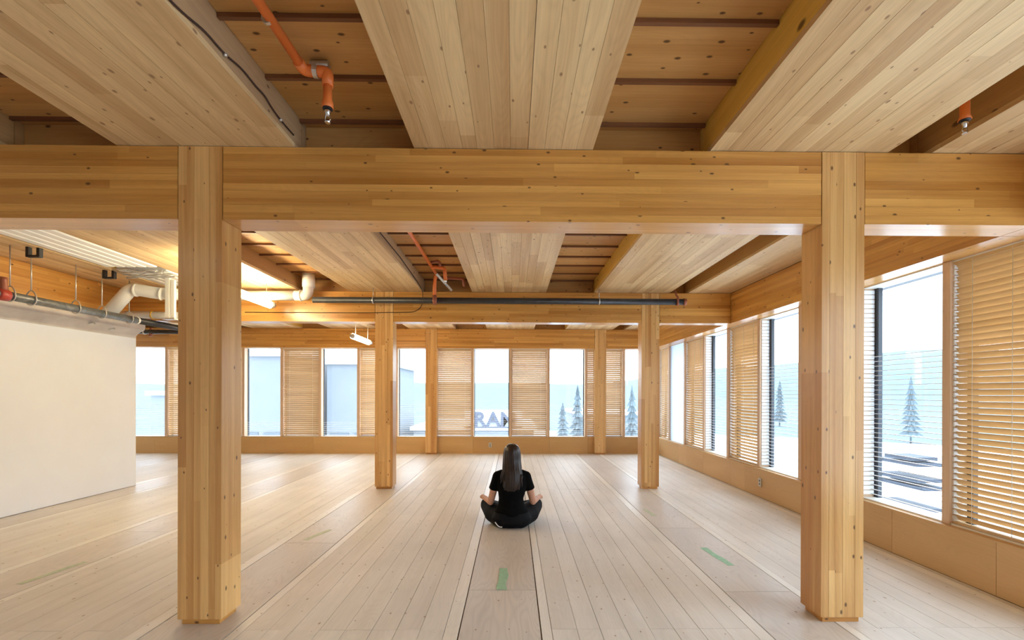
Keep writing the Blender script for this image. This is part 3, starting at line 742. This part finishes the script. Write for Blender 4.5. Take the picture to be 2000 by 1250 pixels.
# ------------------------------------------------------------------ the seated woman, seen from behind
SKIN = mat_simple('skin', (.62, .34, .235), .5, noise_amt=.04, nscale=20)
TEE = mat_simple('black_cotton', (.003, .003, .0035), .85, spec=.1, noise_amt=.2, nscale=40)
LEG = mat_simple('black_leggings', (.005, .0055, .0075), .7, spec=.15)
def loft(bm, rings, n=28):
    R = []
    for z, cx, cy, rx, ry in rings:
        R.append([bm.verts.new((cx + rx * cos(2 * pi * k / n), cy + ry * sin(2 * pi * k / n), z)) for k in range(n)])
    for a, b in zip(R, R[1:]):
        for k in range(n): bm.faces.new((a[k], a[(k + 1) % n], b[(k + 1) % n], b[k]))
    bm.faces.new(R[0][::-1]); bm.faces.new(R[-1])
def ball(bm, c, r, seg=16):
    q = bmesh.ops.create_uvsphere(bm, u_segments=seg, v_segments=seg // 2 + 2, radius=1)
    bmesh.ops.scale(bm, vec=r if isinstance(r, tuple) else (r, r, r), verts=q['verts']); bmesh.ops.translate(bm, vec=c, verts=q['verts'])
def limb(bm, pts, rads, n=14):
    P = bend(pts, .05, 4) if False else [Vector(p) for p in pts]
    # dense interpolation with balls at the joints keeps the remeshed surface continuous
    for (a, ra), (b, rb) in zip(zip(P, rads), zip(P[1:], rads[1:])):
        sweep(bm, [a.lerp(b, t / 6) for t in range(7)], [ra + (rb - ra) * t / 6 for t in range(7)], n)
    for p, r in zip(P, rads): ball(bm, p, r * 1.0, 14)
def remeshed(name, bm, mat, parent, vox=.008, smooth_it=6):
    me = bpy.data.meshes.new(name); bm.to_mesh(me); bm.free()
    o = bpy.data.objects.new(name, me); COL.objects.link(o)
    md = o.modifiers.new('r', 'REMESH'); md.mode = 'VOXEL'; md.voxel_size = vox
    ms = o.modifiers.new('s', 'SMOOTH'); ms.factor = .5; ms.iterations = smooth_it
    dg = bpy.context.evaluated_depsgraph_get(); dg.update()
    nm = bpy.data.meshes.new_from_object(o.evaluated_get(dg)); bpy.data.objects.remove(o)
    for p in nm.polygons: p.use_smooth = True
    org = wloc(parent); nm.transform(Matrix.Translation(-org)); nm.materials.clear(); nm.materials.append(mat)
    return link(name, nm, None, parent, org)
PX = -.012
pe = empty('person', (PX, 4.85, 0), 'woman in black t-shirt and leggings sitting cross-legged on the floor facing the far windows', 'person')
SHL, SHR = Vector((-.165, 4.825, .528)), Vector((.143, 4.825, .528))
EL, ER = Vector((-.238, 4.885, .235)), Vector((.218, 4.885, .240))
WL, WR = Vector((-.318, 5.07, .240)), Vector((.285, 5.07, .240))
HL, HR = Vector((-.095, 4.80, .11)), Vector((.075, 4.80, .11))
KL, KR = Vector((-.290, 5.12, .155)), Vector((.262, 5.12, .155))
AL, AR = Vector((.07, 5.20, .06)), Vector((-.11, 5.28, .06))
trunk = [(.012, PX, 4.79, .145, .085), (.05, PX, 4.785, .192, .115), (.10, PX, 4.785, .205, .12), (.16, PX, 4.79, .172, .105), (.22, PX - .004, 4.80, .132, .092), (.29, PX - .006, 4.81, .120, .088),
         (.36, PX, 4.815, .135, .09), (.43, PX, 4.82, .148, .095), (.50, PX, 4.825, .158, .092), (.545, PX, 4.828, .155, .075), (.578, PX, 4.83, .11, .058), (.60, PX, 4.835, .06, .05)]
bm = bmesh.new(); loft(bm, trunk)
loft(bm, [(.57, PX, 4.835, .055, .052), (.62, PX, 4.84, .05, .05), (.69, PX, 4.845, .052, .055)])
# head with face forms (turned away from the viewpoint)
ball(bm, (PX, 4.865, .765), (.072, .088, .098), 24); ball(bm, (PX, 4.895, .715), (.052, .055, .06), 18)
ball(bm, (PX, 4.955, .745), (.012, .016, .02)); ball(bm, (PX, 4.948, .70), (.022, .012, .008))
for s in (-1, 1): ball(bm, (PX + s * .073, 4.865, .755), (.012, .018, .03))
for S, E_, W_ in ((SHL, EL, WL), (SHR, ER, WR)): limb(bm, [S, E_, W_], [.045, .036, .026])
for H_, K_, A_, sx_ in ((HL, KL, AL, 1), (HR, KR, AR, -1)):
    limb(bm, [H_, K_], [.085, .058]); limb(bm, [K_, A_], [.055, .036])
    limb(bm, [A_, A_ + Vector((sx_ * .10, .04, -.012)), A_ + Vector((sx_ * .16, .03, -.018))], [.034, .034, .022])
# hands resting on the knees: palm, four fingers and a thumb each
for W_, K_, sd in ((WL, KL, -1), (WR, KR, 1)):
    palm = W_ + Vector((sd * .018, .045, .0))
    limb(bm, [W_, palm], [.025, .028])
    for j, ln in enumerate((.060, .070, .066, .052)):
        o_ = palm + Vector(((j - 1.5) * .017, .018, .0))
        limb(bm, [o_, o_ + Vector(((j - 1.5) * .003, ln * .55, -.006)), o_ + Vector(((j - 1.5) * .004, ln * .9, -.03))], [.010, .009, .0075], 8)
    limb(bm, [palm + Vector((-sd * .015, -.01, 0)), palm + Vector((-sd * .042, .012, -.004)), palm + Vector((-sd * .05, .035, -.012))], [.011, .010, .008], 8)
remeshed('body', bm, SKIN, pe, .0065, 3)
# t-shirt
bm = bmesh.new(); loft(bm, [(z, cx, cy, rx + .010, ry + .010) for z, cx, cy, rx, ry in trunk[3:11]] + [(.592, PX, 4.835, .066, .056)])
for S, E_ in ((SHL, EL), (SHR, ER)):
    D = (E_ - S); sd = -1 if S.x < 0 else 1
    limb(bm, [S + Vector((-sd * .05, 0, .022)), S], [.045, .049])
    sweep(bm, [S + D * t for t in (0, .12, .25, .38, .50)], [.050, .050, .051, .054, .057], 16)
loft(bm, [(.10, PX, 4.785, .190, .124), (.14, PX, 4.787, .178, .118), (.19, PX, 4.795, .158, .106)])
remeshed('t_shirt', bm, TEE, pe, .0065, 4)
# leggings
bm = bmesh.new(); loft(bm, [(.002, PX, 4.79, .15, .085)] + [(z, cx, cy, rx + .008, ry + .008) for z, cx, cy, rx, ry in trunk[1:4]])
for H_, K_, A_ in ((HL, KL, AL), (HR, KR, AR)):
    limb(bm, [H_, H_.lerp(K_, .5), K_], [.098, .088, .072], 18); limb(bm, [K_, K_.lerp(A_, .5), A_], [.064, .056, .042])
    sd = -1 if H_.x < 0 else 1
    limb(bm, [Vector((PX + sd * .09, 4.775, .085)), Vector((PX + sd * .20, 4.93, .10)), K_ + Vector((0, -.01, -.01))], [.100, .095, .072], 18)
remeshed('leggings', bm, LEG, pe, .0075, 6)
tube('logo', bend([(-.182, 4.668, .080), (-.152, 4.662, .042), (-.130, 4.660, .030), (-.108, 4.655, .032)], .03), .006, mat_simple('white_print', (.85, .85, .85), .5), pe, 6)
# eyes and mouth
for s in (-1, 1):
    bm = bmesh.new(); ball(bm, (PX + s * .028, 4.943, .77), (.012, .006, .006)); finish('eye', bm, M['black'], pe, True)
# hair
HM = bpy.data.materials.new('dark_hair'); HM.use_nodes = True; nt = HM.node_tree; b = nt.nodes['Principled BSDF']
gg = nt.nodes.new('ShaderNodeNewGeometry'); mp = nt.nodes.new('ShaderNodeMapping'); mp.inputs['Scale'].default_value = (150, 150, 4); nz = nt.nodes.new('ShaderNodeTexNoise'); nz.inputs['Scale'].default_value = 1
rp = nt.nodes.new('ShaderNodeValToRGB'); rp.color_ramp.elements[0].position = .35; rp.color_ramp.elements[1].position = .75
rp.color_ramp.elements[0].color = (.006, .004, .004, 1); rp.color_ramp.elements[1].color = (.04, .020, .015, 1)
nt.links.new(gg.outputs['Position'], mp.inputs[0]); nt.links.new(mp.outputs[0], nz.inputs['Vector']); nt.links.new(nz.outputs['Fac'], rp.inputs[0]); nt.links.new(rp.outputs[0], b.inputs['Base Color'])
b.inputs['Roughness'].default_value = .38
bm = bmesh.new(); n = 96
prof = [(.866, 4.865, .006, .006), (.862, 4.865, .030, .035), (.850, 4.862, .054, .066), (.832, 4.858, .072, .088), (.805, 4.855, .085, .099), (.77, 4.852, .092, .102), (.73, 4.848, .094, .098), (.69, 4.838, .096, .088), (.65, 4.812, .098, .070),
        (.61, 4.782, .100, .054), (.57, 4.762, .101, .046), (.53, 4.750, .101, .042), (.49, 4.742, .098, .040), (.45, 4.738, .092, .038), (.42, 4.737, .082, .034), (.390, 4.738, .066, .026), (.365, 4.740, .04, .016), (.352, 4.742, .015, .008)]
R = []
for i, (z, cy, rx, ry) in enumerate(prof):
    ring = []
    for k in range(n):
        t = 2 * pi * k / n; f = min(1, i / 6)
        wv = 1 + f * (.018 * sin(11 * t + z * 6) + .016 * sin(23 * t + 1.3 + z * 9) + .012 * sin(37 * t)) + (.05 * sin(5 * t + 2) * max(0, (.48 - z)) / .1)
        yy = cy + ry * sin(t) * wv
        if z < .80 and sin(t) > 0 and z > .66: yy = min(yy, cy + .035)       # leaves the face open
        ring.append(bm.verts.new((PX + .003 + .006 * sin(z * 14) * (z < .6) + rx * cos(t) * wv, yy, z)))
    R.append(ring)
for a_, b_ in zip(R, R[1:]):
    for k in range(n): bm.faces.new((a_[k], a_[(k + 1) % n], b_[(k + 1) % n], b_[k]))
bm.faces.new(R[0][::-1]); bm.faces.new(R[-1])
# loose locks at the sides and ends
for x0, x1, zt, zb, r_ in ((-.095, -.115, .60, .46, .012), (-.075, -.075, .50, .385, .016), (-.03, -.04, .46, .365, .018), (.03, .02, .46, .36, .018), (.075, .07, .5, .385, .016), (.10, .105, .56, .42, .012)):
    sweep(bm, [(PX + x0 + (x1 - x0) * t / 5 + .004 * sin(t * 2), 4.735 - .012 * sin(t * .6), zt + (zb - zt) * t / 5) for t in range(6)], [r_ * .5, r_, r_, r_ * .9, r_ * .6, r_ * .15], 8)
finish('hair', bm, HM, pe, True)
